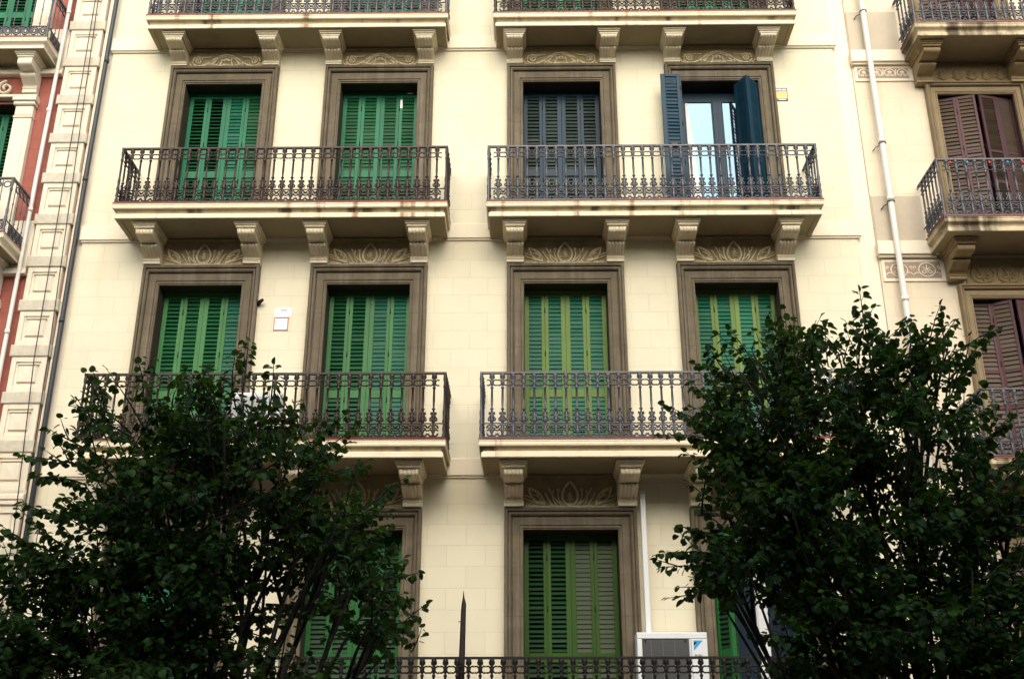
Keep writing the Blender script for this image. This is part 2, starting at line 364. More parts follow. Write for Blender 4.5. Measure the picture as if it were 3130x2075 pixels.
def relief_strokes(kind):
    S = []   # (points, radius)
    if kind == 'palm':
        def q(x, y): return ((x-578)/655*1.404, (415-y)*.00244)
        def both(pts, r):
            S.append((pts, r)); S.append(([(-x, z) for x, z in pts], r))
        S.append(([(-.70, .012), (.70, .012)], .016))
        both(bez([q(578, 403), q(505, 385), q(505, 310), q(578, 245)]), .017)
        for a in range(7):
            th = R(90+(a-3)*22); l = .20-.018*abs(a-3)
            S.append(([(0, .07), (sin(R((a-3)*10))*.04, .07+l*.5), (cos(th)*l*.42, .07+l*sin(th) if a != 3 else .30)], [.006, .013, .006]))
        S.append((spiral(q(578, 392), .022, 0, 1), .009))
        both(lens(q(290, 288), q(400, 397), .065), .016)
        both(spiral(q(378, 366), .045, 200, 1.2), .011)
        both(bez([q(310, 300), q(345, 310), q(360, 340)]), .010); both(bez([q(325, 330), q(350, 335), q(372, 352)]), .010)
        both(bez([q(545, 405), q(505, 390), q(480, 340), q(505, 292)]), .011)
        both(bez([q(548, 400), q(500, 395), q(455, 345), q(430, 290)]), .012)
        both(bez([q(500, 405), q(460, 385), q(450, 350), q(462, 300)]), .010)
        both(bez([q(470, 408), q(430, 380), q(425, 345), q(400, 320)]), .010)
        both(bez([q(255, 335), q(275, 330), q(290, 350), q(335, 358)]), .011)
        both(bez([q(258, 350), q(285, 365), q(310, 372), q(350, 385)]), .010)
        both(spiral(q(500, 300), .026, 270, 1, sg=-1), .009)
        for x in (280, 300, 325, 345, 440, 462, 485, 515, 540):
            both(arc_pts(q(x, 404), .018, 0, 180, 6), .008)
    else:
        def q(x, y): return ((x-622)/677*1.404, (445-y)*.00245)
        def both(pts, r):
            S.append((pts, r)); S.append(([(-x, z) for x, z in pts], r))
        S.append(([(-.70, .010), (.70, .010)], .013))
        both(bez([q(622, 333), q(560, 333), q(520, 365), q(475, 405), q(430, 455), q(350, 450), q(322, 405)], 20), .015)
        both(arc_pts(q(368, 392), .095, 185, 20, 12, .10), .013)
        both(bez([q(622, 352), q(570, 350), q(545, 372), q(500, 412), q(455, 442)], 14), .010)
        both(spiral(q(375, 388), .075, 30, 1.6, 26), .012)
        both(lens(q(468, 432), q(548, 352), .035), .010)
        both(bez([q(545, 440), q(575, 425), q(585, 395), q(580, 372)]), .011)
        both(bez([q(700, 425), q(735, 425), q(755, 410), q(785, 440)]), .012)
        for a in range(9):
            th = R(90+(a-4)*24); S.append(([q(622, 388), (q(622, 388)[0]+cos(th)*.065, q(622, 388)[1]+sin(th)*.058)], [.016, .010]))
        both(bez([q(322, 360), q(380, 345), q(440, 370), q(480, 352)]), .009)
        both(bez([q(290, 400), q(300, 430), q(330, 440), q(360, 442)]), .010)
        both(bez([q(560, 440), q(590, 420), q(622, 428)]), .012)
    return S
def relief_mesh(kind, w, H):
    mb = MB()
    mb.box(-w/2, w/2, -.035, .01, 0.0, H-.005)           # ground slab
    mb.cur = 0
    zt = H-.006
    mb.bbox(-w/2+.002, w/2-.002, -.085, -.034, zt-.03, zt, .004); mb.bbox(-w/2+.002, w/2-.002, -.06, -.034, zt-.055, zt-.0305, .004)
    mb.cur = 1
    for pts, r in relief_strokes(kind):
        rr = r if isinstance(r, list) else r*1.15
        mb.tube([(x, -.045, z+.003) for x, z in pts if abs(x) < w/2+.03] if not isinstance(r, list) else [(x, -.045, z+.003) for x, z in pts], rr, 6, ry=.028)
    return mb.mesh('carved_frieze', [M['frieze'], M['relief']])
RELIEF = {'scroll': relief_mesh('scroll', 1.404, .395), 'palm': relief_mesh('palm', 1.404, .51)}

# ------------------------------------------------------------------ baluster + railing
def baluster(mb, x, y, z, H, ux=1, uy=0, kind='classic', pitch=.16):
    k = H/1.045
    def P(a, b): return (x+a*ux, y+a*uy, z+b*k)
    if kind == 'classic':
        prof = [(.010, .02), (.018, .04), (.012, .08), (.026, .12), (.012, .16), (.018, .20), (.010, .235), (.020, .26), (.028, .30), (.018, .335),
                (.024, .35), (.014, .39), (.011, .45), (.022, .462), (.022, .475), (.011, .485), (.015, .60), (.012, .79), (.020, .80), (.020, .815),
                (.011, .83), (.018, .86), (.024, .90), (.014, .94), (.026, .985), (.030, 1.02), (.012, 1.035)]
        mb.lathe([(r*1.28, z+h*k) for r, h in prof], x, y, 6)
        h = pitch/2
        for s in (-1, 1):
            # oval links between neighbours near the top
            mb.tube([P(s*a, b) for a, b in ((.012, .895), (.03, .925), (.05, .935), (h-.002, .93))], .0075, 4)
            mb.tube([P(s*a, b) for a, b in ((.012, .885), (.03, .855), (.05, .845), (h-.002, .85))], .0075, 4)
            mb.tube([P(s*a, b) for a, b in ((.01, .95), (.03, .965), (.034, .99), (.02, 1.0))], .007, 4)
            # trefoil at the bulb
            mb.tube([P(s*a, b) for a, b in ((.012, .40), (.040, .415), (.042, .395), (.018, .37), (.030, .34), (.052, .315), (.048, .285), (.02, .285))], .0085, 4)
            # foot ornament, open ring halves meeting the neighbour
            mb.tube([P(s*a, b) for a, b in ((.012, .20), (.035, .215), (.06, .20), (.074, .165))], .009, 4)
            mb.tube([P(s*a, b) for a, b in ((.015, .13), (.045, .14), (h-.002, .125))], .008, 4)
            mb.tube([P(s*a, b) for a, b in ((.012, .05), (.040, .04), (.062, .06), (.074, .085))], .009, 4)
            mb.tube([P(s*a, b) for a, b in ((.010, .16), (.03, .175), (.045, .165), (.04, .145))], .007, 4)
    else:   # slender bar with a large ring at the foot
        prof = [(.009, .02), (.009, .28), (.018, .30), (.009, .32), (.009, .60), (.018, .62), (.009, .64), (.009, 1.03)]
        mb.lathe([(r, z+h*k) for r, h in prof], x, y, 5)
        mb.tube([P(pitch/2+.062*cos(a*pi/8), .14+.085*sin(a*pi/8)) for a in range(17)], .010, 4)
        mb.tube([P(pitch/2+.030*cos(a*pi/5), .14+.045*sin(a*pi/5)) for a in range(11)], .009, 4)
        mb.tube([P(pitch/2+.058*cos(a*pi/8), .93+.055*sin(a*pi/8)) for a in range(17)], .008, 4)

def railing(xl, xr, dep, z, H, m_, parent, kind='classic', ins=.04, pitch=.16):
    mb = MB(); mb.bold = 1.6; y = -dep+ins; a, b = xl+ins, xr-ins
    n = int(round((b-a)/pitch)); p = (b-a)/n
    for i in range(n):
        if i > 0: baluster(mb, a+i*p, y, z, H, 1, 0, kind, p)
    ns = max(2, int(round((dep-ins)/pitch))); ps = (dep-ins-.01)/ns
    for xx in (a, b):
        for i in range(1, ns): baluster(mb, xx, y+i*ps, z, H, 0, 1, kind, ps)
        # corner post
        k = H/1.045
        mb.lathe([(r, z+h*k) for r, h in [(.026, 0), (.03, .05), (.018, .10), (.028, .15), (.02, .22), (.03, .27), (.02, .33), (.026, .42), (.018, .48), (.019, .80), (.028, .82), (.018, .88), (.028, .95), (.022, 1.03)]], xx, y, 8)
    zt = z+H
    for (h0, h1, wd) in ((1.0, 1.016, .022), (.225, .238, .011), (.012, .03, .014)):
        z0, z1 = z+H*h0-.016*(h0 == 1.0), z+H*h1-.0*(h0 == 1.0)
        mb.bbox(a-wd, b+wd, y-wd, y+wd, z0, z1, .003)
        for xx in (a, b): mb.box(xx-wd, xx+wd, y+wd+.0005, -.002, z0+.0004, z1-.0004)
    return mb.build('railing', m_, parent)

# ------------------------------------------------------------------ balcony slab: mitred moulded edge on three sides
def balcony(parent, xl, xr, dep, zt, T=.282, fascia=None, cove=None, sof=None, corbels=(), cmesh=None, rail_m=None, rail_H=1.045, kind='classic', endback=0., label=None):
    o = .0
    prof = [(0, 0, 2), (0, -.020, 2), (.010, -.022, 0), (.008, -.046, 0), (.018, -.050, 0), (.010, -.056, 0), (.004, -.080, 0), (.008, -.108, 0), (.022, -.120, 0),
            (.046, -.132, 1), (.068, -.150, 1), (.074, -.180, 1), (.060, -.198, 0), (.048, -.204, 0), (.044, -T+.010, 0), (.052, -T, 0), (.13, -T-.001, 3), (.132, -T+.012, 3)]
    mb = MB(); P = []
    for inn, dz, mt in prof:
        P.append([(xl+inn, 0, zt+dz), (xl+inn, -dep+inn, zt+dz), (xr-inn, -dep+inn, zt+dz), (xr-inn, 0, zt+dz)])
    for i in range(len(P)-1):
        mb.cur = prof[i+1][2]
        for j in range(3): mb.add([P[i][j], P[i+1][j], P[i+1][j+1], P[i][j+1]], [(0, 1, 2, 3)])
    mb.cur = 3; mb.add(P[-1], [(0, 3, 2, 1)])
    mb.cur = 2; mb.add(P[0], [(0, 1, 2, 3)])
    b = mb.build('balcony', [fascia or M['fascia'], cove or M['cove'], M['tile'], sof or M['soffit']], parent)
    if label: b['label'] = label
    if cmesh:
        for cx in corbels: inst('corbel', cmesh, b, (cx, 0, zt-T+.004))
    if rail_m: railing(xl, xr, dep, zt+.001, rail_H, rail_m, b, kind)
    return b

# ------------------------------------------------------------------ MAIN BUILDING
CX = [-5.455, -2.614, .712, 3.584]
ROWS = {  # floor z, opening top, half width, surround top extra
    '0': (18.54, 21.45, .702, .345), 'A': (14.598, 17.51, .702, .350), 'B': (10.415, 13.46, .703, .350), 'C': (6.2, 9.277, .733, .335)}
bld = empty('apartment_building', (-.9, 0, 0))
bld.location = (0, 0, 0)
tag(bld, 'cream rendered apartment house with brown stone window surrounds and long iron balconies, filling the middle', 'building', 'street front apartment houses')
holes = []
for r in '0ABC':
    z0, z1, h, _ = ROWS[r]
    for c in CX: holes.append((c-h, c+h, z0, z1))
holes += [(c-.8, c+.8, .6, 4.6) for c in CX]
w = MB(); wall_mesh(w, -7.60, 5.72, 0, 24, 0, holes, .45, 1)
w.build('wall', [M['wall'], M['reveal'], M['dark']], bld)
for c in CX:
    s = surround(c, .8, .6, 4.6, parent=bld); 
    mbd = MB(); mbd.bbox(c-.79, c+.79, .2, .24, .62, 4.58); mbd.build('door_panel', G4, s)
# string bands at each balcony level
for zt, T in ((18.54, .285), (14.598, .278), (10.415, .283), (6.2, .28), (22.4, .28)):
    bmb = MB(); bmb.bbox(-7.645, 5.78, -.055, -.001, zt-T, zt, .012); bmb.bbox(-7.62, 5.755, -.03, -.0012, zt-T-.03, zt-T-.0005, .006)
    bmb.build('string_course', M['band'], bld)

CW = .29
cm = {'0': corbel_mesh(CW, .60, .395), '1': corbel_mesh(CW, .72, .507), '2': corbel_mesh(CW*1.02, .93, .525)}
cm = {k: v.mesh('corbel', M['corbel']) for k, v in cm.items()}
def corb(xs, h): return [x for c in xs for x in (c-h-CW, c+h)]
SL = {'0': [(-6.80, -1.33), (-.526, 4.93)], '1': [(-6.82, -1.245), (-.613, 4.97)], '2': [(-6.76, -1.163), (-.685, 5.02)]}
DEP = {'0': .726, '1': .868, '2': 1.123}; ZT = {'0': 18.54, '1': 14.598, '2': 10.415}
rails = {('0', 0): 'iron_g', ('0', 1): 'iron', ('1', 0): 'iron', ('1', 1): 'iron_g', ('2', 0): 'iron', ('2', 1): 'iron_g'}
for l in '012':
    for side in (0, 1):
        cc = CX[:2] if side == 0 else CX[2:]
        hh = {'0': .702, '1': .703, '2': .733}[l]
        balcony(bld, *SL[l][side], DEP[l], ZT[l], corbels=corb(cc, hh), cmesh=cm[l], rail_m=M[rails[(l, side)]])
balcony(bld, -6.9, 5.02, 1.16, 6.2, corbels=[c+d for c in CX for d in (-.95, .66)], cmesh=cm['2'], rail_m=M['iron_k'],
        label='long lowest balcony running across all four windows, black railing')

# reliefs (row of window below the slab)
FL = {'A': ('scroll', 17.862, .393), 'B': ('palm', 13.812, .504), 'C': ('palm', 9.612, .518)}

def std_window(row, i, pm, lm, tilts, label, shut=True, parent=bld):
    z0, z1, h, te = ROWS[row]; c = CX[i]
    s = surround(c, h, z0, z1, .288 if row != 'C' else .292, te, parent=parent)
    s['label'] = label
    if row in FL:
        k, zz, H = FL[row]
        me = RELIEF[k]; o = inst('carved_frieze', me, s, (c, 0, zz)); o.scale = (h/.702, 1, H/(.395 if k == 'scroll' else .51))
    hd = MB(); hd.box(c-h+.001, c+h-.001, .262, .33, z1-.045, z1-.001); hd.build('lintel_board', pm, s)
    if shut:
        W = (2*h-.012)/4; H = z1-z0-.05
        x = c-h+.006
        for j in range(4):
            me = shutter_mesh(W-.0015, H, tilts[j], pm=pm, lm=lm if not isinstance(lm, (list, tuple)) else lm[j], flip=j % 2 == 1)
            inst('shutter', me, s, (x+j*W, .30+rng.uniform(-.003, .003), z0+.002))
    return s
OP, CL = 52, 22
W_ = {}
W_['A0'] = std_window('A', 0, G1, [L1, L1, L2, L1], [OP, OP, CL, CL], 'green shuttered window whose left two leaves have open slats, top row far left')
W_['A1'] = std_window('A', 1, G1, [L1, L1, L1, L1], [CL]*4, 'bright green shuttered window with small white stickers on its right leaf')
W_['A2'] = std_window('A', 2, GB, LB, [32]*4, 'closed petrol blue shuttered window')
W_['A3'] = std_window('A', 3, GB, LB, [CL]*4, 'window with petrol shutters folded open around a glazed door reflecting the sky', shut=False)
W_['B0'] = std_window('B', 0, G2, [L1, L1, L1, L2], [38, 38, 38, CL], 'green shuttered window left of the white and red sign')
W_['B1'] = std_window('B', 1, G2, [L1, L1, L2, L2], [38, 38, CL, CL], 'green shuttered window right of the white and red sign')
W_['B2'] = std_window('B', 2, G3, L2, [CL]*4, 'yellow green shuttered window with slats tinted teal for reflected sky, left one over the middle right balcony')
W_['B3'] = std_window('B', 3, G3, L2, [CL]*4, 'yellow green shuttered window partly behind the right hand tree')
W_['C0'] = std_window('C', 0, G1, L2, [CL]*4, 'green shuttered window almost hidden by the left hand tree')
W_['C1'] = std_window('C', 1, G4, L4, [40]*4, 'dark green shuttered window half hidden by leaves')
W_['C2'] = std_window('C', 2, GO, [L4, L4, L5, L5], [OP, OP, CL, CL], 'dark green shuttered window beside the white conduit')
W_['C3'] = std_window('C', 3, G4, L4, [CL]*4, 'window with white framed glazed doors and green shutters folded aside', shut=False)
for i in range(4):
    std_window('0', i, G1, L1, [CL]*4, 'green shuttered window behind the top railing, number %s from the left' % ['one', 'two', 'three', 'four'][i])
# stickers on A1
s = W_['A1']; st = MB(); st.box(-2.253, -2.213, .278, .2805, 17.18, 17.36); st.box(-2.13, -2.03, .255, .2615, 17.470, 17.50); st.build('sticker', M['sign_w'], s)

# glazed door of A3
def glazed(s, c, h, z0, z1, pm, y=.30, st_=.075, cw=.17, top=.22, bot=.5, white=False):
    f = MB(); f.box(c-h+.002, c+h-.002, y-.02, y+.05, z1-top, z1-.052)
    f.bbox(c-h+.002, c-h+st_, y-.03, y+.04, z0, z1-top-.001, .004); f.bbox(c+h-st_, c+h-.002, y-.03, y+.04, z0, z1-top-.001, .004)
    f.bbox(c-cw/2, c+cw/2, y-.035, y+.04, z0, z1-top-.001, .004)
    f.box(c-.004, c+.004, y-.040, y-.0345, z0, z1-top-.002)
    for a, b in ((c-h+st_+.0005, c-cw/2-.0005), (c+cw/2+.0005, c+h-st_-.0005)): f.bbox(a, b, y-.028, y+.038, z0, z0+bot, .004)
    for a in (c-h+st_+.002, c-cw/2-.018, c+cw/2+.002, c+h-st_-.018): f.box(a, a+.016, y-.02, y+.02, z0+bot, z1-top-.002)
    f.build('glazed_door_frame', pm, s)
    for a, b in ((c-h+st_, c-cw/2), (c+cw/2, c+h-st_)):
        g_ = MB(); g_.box(a+.001, b-.001, y+.0, y+.006, z0+bot, z1-top-.001); g_.build('pane', M['glass'], s)
s = W_['A3']; c = CX[3]; h = .702
glazed(s, c-.02, h-.03, 14.60, 17.50, GB, top=.24)
cu = MB()
for k in range(1): cu.add([(2.985, .292, 17.25), (3.03, .292, 17.25), (3.19, .292, 14.9), (2.985, .292, 14.9)], [(0, 1, 2, 3)])
cu.build('curtain', M['curtain'], s)
H = 2.86
mA = shutter_mesh(.345, H, CL, pm=GB, lm=GB); 
o = inst('shutter', mA, s, (2.845, .06, 14.61), R(-93))
o = inst('shutter', mA, s, (2.475, -.30, 14.61), R(2), 'petrol shutter leaf folded flat against the outside of the frame')
o = inst('shutter', mA, s, (4.27, .02, 14.61), R(-133))
o = inst('shutter', mA, s, (4.03, -.25, 14.61), R(118), 'petrol shutter leaf standing out of the opening')
lb = MB(); lb.box(2.60, 2.70, -.325, -.321, 15.95, 16.02); lb.build('brass_plate', M['rust'], s)
s = W_['C3']; c = CX[3]; h = .733
glazed(s, c, h-.14, 6.21, 9.27, M['white'], y=.16, cw=.14, top=.22, bot=.4)
mC = shutter_mesh(.35, 2.98, 40, pm=G4, lm=L4)
inst('shutter', mC, s, (c-h+.02, .02, 6.21), R(-60)); inst('shutter', mC, s, (c-h+.22, -.27, 6.21), R(75))
inst('shutter', mC, s, (c+h-.02, .02, 6.21), R(-120)); inst('shutter', mC, s, (c+h-.20, -.27, 6.21), R(105))

# ------------------------------------------------------------------ RIGHT BUILDING
rb = empty('apartment_building'); tag(rb, 'apartment house at the right edge with brown shutters and stained stone balconies', 'building', 'street front apartment houses')
RZ = {'0': (18.14, 21.2), 'A': (14.22, 17.188), 'B': (10.11, 13.146), 'C': (5.9, 9.0)}
xc, xh = 8.176, .687
rh = [(xc-xh, xc+xh, *RZ[k]) for k in RZ]+[(xc+3.3-xh, xc+3.3+xh, *RZ[k]) for k in RZ]
w = MB(); wall_mesh(w, 6.04, 13.5, 0, 24, .02, rh, .45, 1); w.build('wall', [M['wall_r'], M['reveal'], M['dark']], rb)
w = MB(); w.bbox(5.7225, 6.039, .045, .6, 0, 24, .01); w.build('corner_strip', M['strip_r'], rb)
cmr = corbel_mesh(.29, .70, .50, flutes=0).mesh('corbel', M['corbel_r'])
for zt, dp, xl in ((18.14, .87, 6.93), (14.22, .95, 6.85), (10.11, 1.1, 6.88), (5.9, 1.15, 6.9)):
    x1 = 7.11-.04
    lg = MB(); lg.bbox(6.015, xl+.2, -.10, .0195, zt-.27, zt-.02, .01); lg.bbox(6.035, xl+.15, -.06, .0193, zt-.31, zt-.2705, .006); lg.build('string_course', M['strip_r'], rb)
    gp = MB(); gp.bbox(6.05, xl+.05, -.002, .0192, zt, zt+.9, .004); gp.build('plinth_panel', M['stone_r'], rb)
    balcony(rb, xl, 9.42+(6.93-xl)*.3, dp, zt, T=.27, fascia=M['fascia_r'], cove=M['fascia_r'], corbels=(7.12, 8.82), cmesh=cmr, rail_m=M['iron_g'], rail_H=1.065)
    balcony(rb, xl+3.3, 12.72, dp, zt, T=.27, fascia=M['fascia_r'], cove=M['fascia_r'], corbels=(10.42, 12.12), cmesh=cmr, rail_m=M['iron_g'], rail_H=1.065)
# painted frieze strips
def deco_strip(x0, x1, z0, z1, n, ring, parent):
    mb = MB(); mb.bbox(x0-.05, x1+.09, -.004, .0188, z0-.06, z1+.05, .004); mb.cur = 1; mb.box(x0, x1, -.008, -.0042, z0, z1); mb.cur = 0
    p = (x1-x0)/n; rz = (z1-z0)*.42; zc = (z0+z1)/2
    def S(pts, r): mb.tube([(x, -.009, z) for x, z in pts], r, 5, ry=.004)
    for i in range(n):
        cx = x0+p*(i+.5)
        if ring:
            S([(cx+p*.30*cos(a*pi/10), zc+rz*sin(a*pi/10)) for a in range(21)], .011)
            S([(cx, zc-rz*.8), (cx, zc+rz*.7)], .009)
            for s in (-1, 1):
                S(spiral((cx+s*p*.13, zc-rz*.3), p*.10, 90, 1.1, 12, s), .009); S(bez([(cx, zc-rz*.2), (cx+s*p*.05, zc+rz*.4), (cx+s*p*.17, zc+rz*.35)], 6), .009)
                S(spiral((cx+s*p*.42, zc+rz*.35), p*.07, 270, 1, 10, s), .008); S(bez([(cx+s*p*.30, zc-rz*.5), (cx+s*p*.40, zc-rz*.2), (cx+s*p*.5, zc-rz*.8)], 6), .009)
        else:
            S([(cx+p*.42*cos(R(-60+a*30)), zc+rz*.9*sin(R(-60+a*30))) for a in range(11)], .011)
            for s in (-1, 1): S(spiral((cx+s*p*.17, zc-rz*.55), p*.13, 90, 1, 10, s), .009)
            for a in (50, 90, 130): S([(cx, zc-rz*.3), (cx+p*.2*cos(R(a)), zc-rz*.2+rz*.7*sin(R(a)))], .012)
            S(bez([(cx+p*.5, zc+rz*.9), (cx+p*.5, zc), (cx+p*.42, zc-rz*.9)], 5), .008)
    mb.build('painted_frieze', [M['strip_r'], M['mauve']], parent)
deco_strip(6.12, 7.05, 17.56, 17.78, 4, False, rb); deco_strip(6.12, 7.05, 13.54, 13.84, 2, True, rb); deco_strip(6.12, 7.05, 9.35, 9.62, 2, True, rb)
def rb_window(key, cx, label, style, te=.24):
    z0, z1 = RZ[key]; s = surround(cx, xh, z0, z1, .21, te, M_=M['frame_r'], parent=rb); s.location.y = .018; s['label'] = label
    if key in 'ABC':
        fz = MB(); H = {'A': .44, 'B': .52, 'C': .52}[key]; zz = z1+te
        fz.box(cx-.72, cx+.72, -.03, .001, zz, zz+H-.005); fz.bbox(cx-.71, cx+.71, -.07, -.0295, zz, zz+.035, .004); fz.cur = 1
        n = 5 if key == 'A' else 3
        for i in range(n):
            q = cx-.66+1.32*(i+.5)/n; rr = 1.32/n*.42
            if key == 'A':
                for a in range(-3, 4): fz.tube([(q, -.035, zz+.07), (q+sin(R(a*24))*rr*.9, -.04, zz+.07+.22*cos(R(a*24)))], [.012, .018], 5, ry=.02)
            else:
                fz.tube([(q+rr*cos(a*pi/10), -.035, zz+.22+.165*sin(a*pi/10)) for a in range(21)], .016, 5, ry=.022)
                for sg in (-1, 1):
                    fz.tube([(x, -.035, z) for x, z in spiral((q+sg*rr*.4, zz+.18), rr*.36, 90, 1.2, 14, sg)], .013, 5, ry=.02)
                    fz.tube([(x, -.035, z) for x, z in bez([(q, zz+.08), (q+sg*rr*.1, zz+.25), (q+sg*rr*.5, zz+.32)], 6)], .013, 5, ry=.02)
                    fz.tube([(x, -.035, z) for x, z in bez([(q+sg*rr, zz+.2), (q+sg*rr*1.1, zz+.1), (q+sg*rr*.5, zz+.05)], 6)], .013, 5, ry=.02)
        fz.build('carved_frieze', [M['corbel_r'], M['corbel_r']], s)
    W = (2*xh-.03)/4; H = z1-z0-.03; y = .10
    rl = ((.55, .05), (1.13, .06), (1.75, .05))
    me1 = shutter_mesh(W, H, 24, rails=rl, pm=BR, lm=BL, pitch=.075, stile=(.05, .05)); me2 = shutter_mesh(W, H, 48, rails=rl, pm=BR, lm=BL, pitch=.075, stile=(.05, .05))
    x0, x1 = cx-xh+.005, cx+xh-.005
    if style == 'both':
        a = R(-14)
        for j in range(2): inst('shutter', me1, s, (x0+W*j*cos(a), y+W*j*sin(a), z0), a)
        b = R(180+14)
        for j in range(2): inst('shutter', me2 if j else me1, s, (x1+W*j*cos(b), y+W*j*sin(b), z0), b)
    else:
        inst('shutter', me1, s, (x0, y, z0), 0); inst('shutter', me1, s, (x0+W, y, z0), R(-26))
        b = R(180+12)
        for j in range(2): inst('shutter', me1, s, (x1+W*j*cos(b), y+W*j*sin(b), z0), b)
for key, lb_, stl in (('0', 'brown shuttered window behind the uppermost railing of the right hand house', 'both'), ('A', 'brown shuttered window with both halves pushed slightly out', 'both'),
                      ('B', 'brown shuttered window with one leaf swung out, above the tree', 'one'), ('C', 'brown shuttered window hidden low behind the right hand tree', 'one')):
    rb_window(key, xc, lb_, stl); rb_window(key, xc+3.3, lb_.replace('brown', 'further brown'), 'both')

# ------------------------------------------------------------------ LEFT BUILDING
lb = empty('apartment_building'); tag(lb, 'pink and white apartment house at the left edge with a column of white quoin blocks', 'building', 'street front apartment houses')
LZ = {'0': (18.17, 21.2), 'A': (14.11, 17.152), 'B': (9.95, 13.1), 'C': (5.8, 8.9)}
lc, lh = -9.89, .70
hl = [(lc-lh, lc+lh, *LZ[k]) for k in LZ]+[(lc-3.6-lh, lc-3.6+lh, *LZ[k]) for k in LZ]
w = MB(); wall_mesh(w, -15, -7.70, 0, 24, .03, hl, .45, 1); w.build('wall', [M['pink'], M['reveal'], M['dark']], lb)
w = MB(); w.box(-7.80, -7.6025, .04, .5, 0, 24)
w.bbox(-7.80, -7.715, -.03, .04, 0, 24, .01); w.build('corner_strip', M['quoin'], lb)
q = MB(); P = .8175
for k in range(-2, 29):
    zb = 18.703-P*5+P*k-P*12
    if zb > 23.5: break
    q.cur = 1; q.bbox(-8.465, -7.79, -.10, .029, zb, zb+.205, .014); q.cur = 0
    z0, z1 = zb+.2055, zb+P-.0005
    q.box(-8.42, -7.835, -.045, .0288, z0, z1)
    # raised border + inset panel
    for (a, b, c_, d) in ((-8.42, -8.335, z0, z1), (-7.92, -7.835, z0, z1), (-8.3345, -7.9205, z0, z0+.09), (-8.3345, -7.9205, z1-.09, z1)): q.bbox(a, b, -.075, -.0452, c_+.0003, d-.0003, .006)
    q.bbox(-8.285, -7.97, -.075, -.0452, z0+.16, z1-.15, .018); q.bbox(-8.30, -7.955, -.088, -.0451, z1-.148, z1-.125, .004)
    q.add([(-8.20, -.0755, z0+.21), (-8.055, -.076, z0+.21), (-8.055, -.076, z1-.20), (-8.20, -.076, z1-.20), (-8.1275, -.084, (z0+z1)/2)], [(0, 1, 4), (1, 2, 4), (2, 3, 4), (3, 0, 4)])
q.build('quoin_column', [M['quoin'], M['quoin_rough']], lb)
for zt in (18.17, 14.11, 9.95, 5.8):
    bmb = MB(); bmb.bbox(-15, -8.466, -.004, .029, zt-.44, zt+.62, .006); bmb.bbox(-15, -8.4665, -.10, -.0045, zt-.44, zt-.40, .01); bmb.bbox(-15, -8.4665, -.06, -.0045, zt-.40, zt-.32, .01)
    bmb.build('string_course', M['quoin'], lb)
bmb = MB(); bmb.bbox(-15, -7.80, -.16, -.101, 9.74, 9.84, .02); bmb.bbox(-15, -7.82, -.14, -.1012, 9.67, 9.7395, .01); bmb.box(-15, -7.84, -.1005, .02, 9.55, 9.84); bmb.build('cornice', M['quoin'], lb)
cml = corbel_mesh(.26, .50, .62, flutes=0).mesh('corbel', M['quoin'])
for (zt, dp) in ((18.17, .62), (14.11, .80), (9.95, .9), (5.8, .95)):
    balcony(lb, lc*2+8.57, -8.57, dp, zt, T=.24, fascia=M['quoin'], cove=M['quoin'], sof=M['soffit'], corbels=(-9.11, -10.93), cmesh=cml, rail_m=M['iron_g'], rail_H=1.02, kind='ring')
    balcony(lb, lc*2-3.6+8.57, -12.17, dp, zt, T=.24, fascia=M['quoin'], cove=M['quoin'], sof=M['soffit'], corbels=(-12.71, -14.53), cmesh=cml, rail_m=M['iron_g'], rail_H=1.02, kind='ring')
for key in LZ:
    for k, cx in enumerate((lc, lc-3.6)):
        z0, z1 = LZ[key]
        f = MB()
        for sx in (-1, 1):
            xa, xb = sorted((cx+sx*lh, cx+sx*(lh+.33)))
            f.bbox(xa, xb, -.07, .029, z0, z1-.34, .008); f.bbox(xa+.07, xb-.07, -.085, -.0702, z0+.3, z1-.5, .008)
            f.bbox(xa-.01, xb+.01, -.09, .0288, z1-.36, z1-.32, .008); f.bbox(xa, xb, -.08, .0287, z1-.3195, z1-.1, .02); f.bbox(xa-.03, xb+.03, -.12, .0286, z1-.0995, z1-.03, .015); f.bbox(xa-.05, xb+.05, -.15, .0285, z1-.0295, z1+.07, .012)
        f.bbox(cx-lh-.36, cx+lh+.36, -.10, .0284, z1+.0705, z1+.13, .01)
        f.cur = 0
        for sx in (-1, 1):
            f.tube([(x, 0.0, z) for x, z in spiral((cx+sx*.42, z1+.32), .15, 90, 1.4, 20, sx)], .024, 6, ry=.05)
            f.tube([(x, 0.0, z) for x, z in bez([(cx+sx*.30, z1+.28), (cx+sx*.15, z1+.10), (cx, z1+.42)], 8)], .024, 6, ry=.05)
        s = f.build('window', M['quoin'], lb)
        s['label'] = ['green shuttered window between white pilasters', 'further green shuttered window between white pilasters'][k]
        W = (2*lh-.012)/4
        me = shutter_mesh(W, z1-z0-.03, 48, pm=G1, lm=L1)
        for j in range(4): inst('shutter', me, s, (cx-lh+.006+j*W, .32, z0+.001))

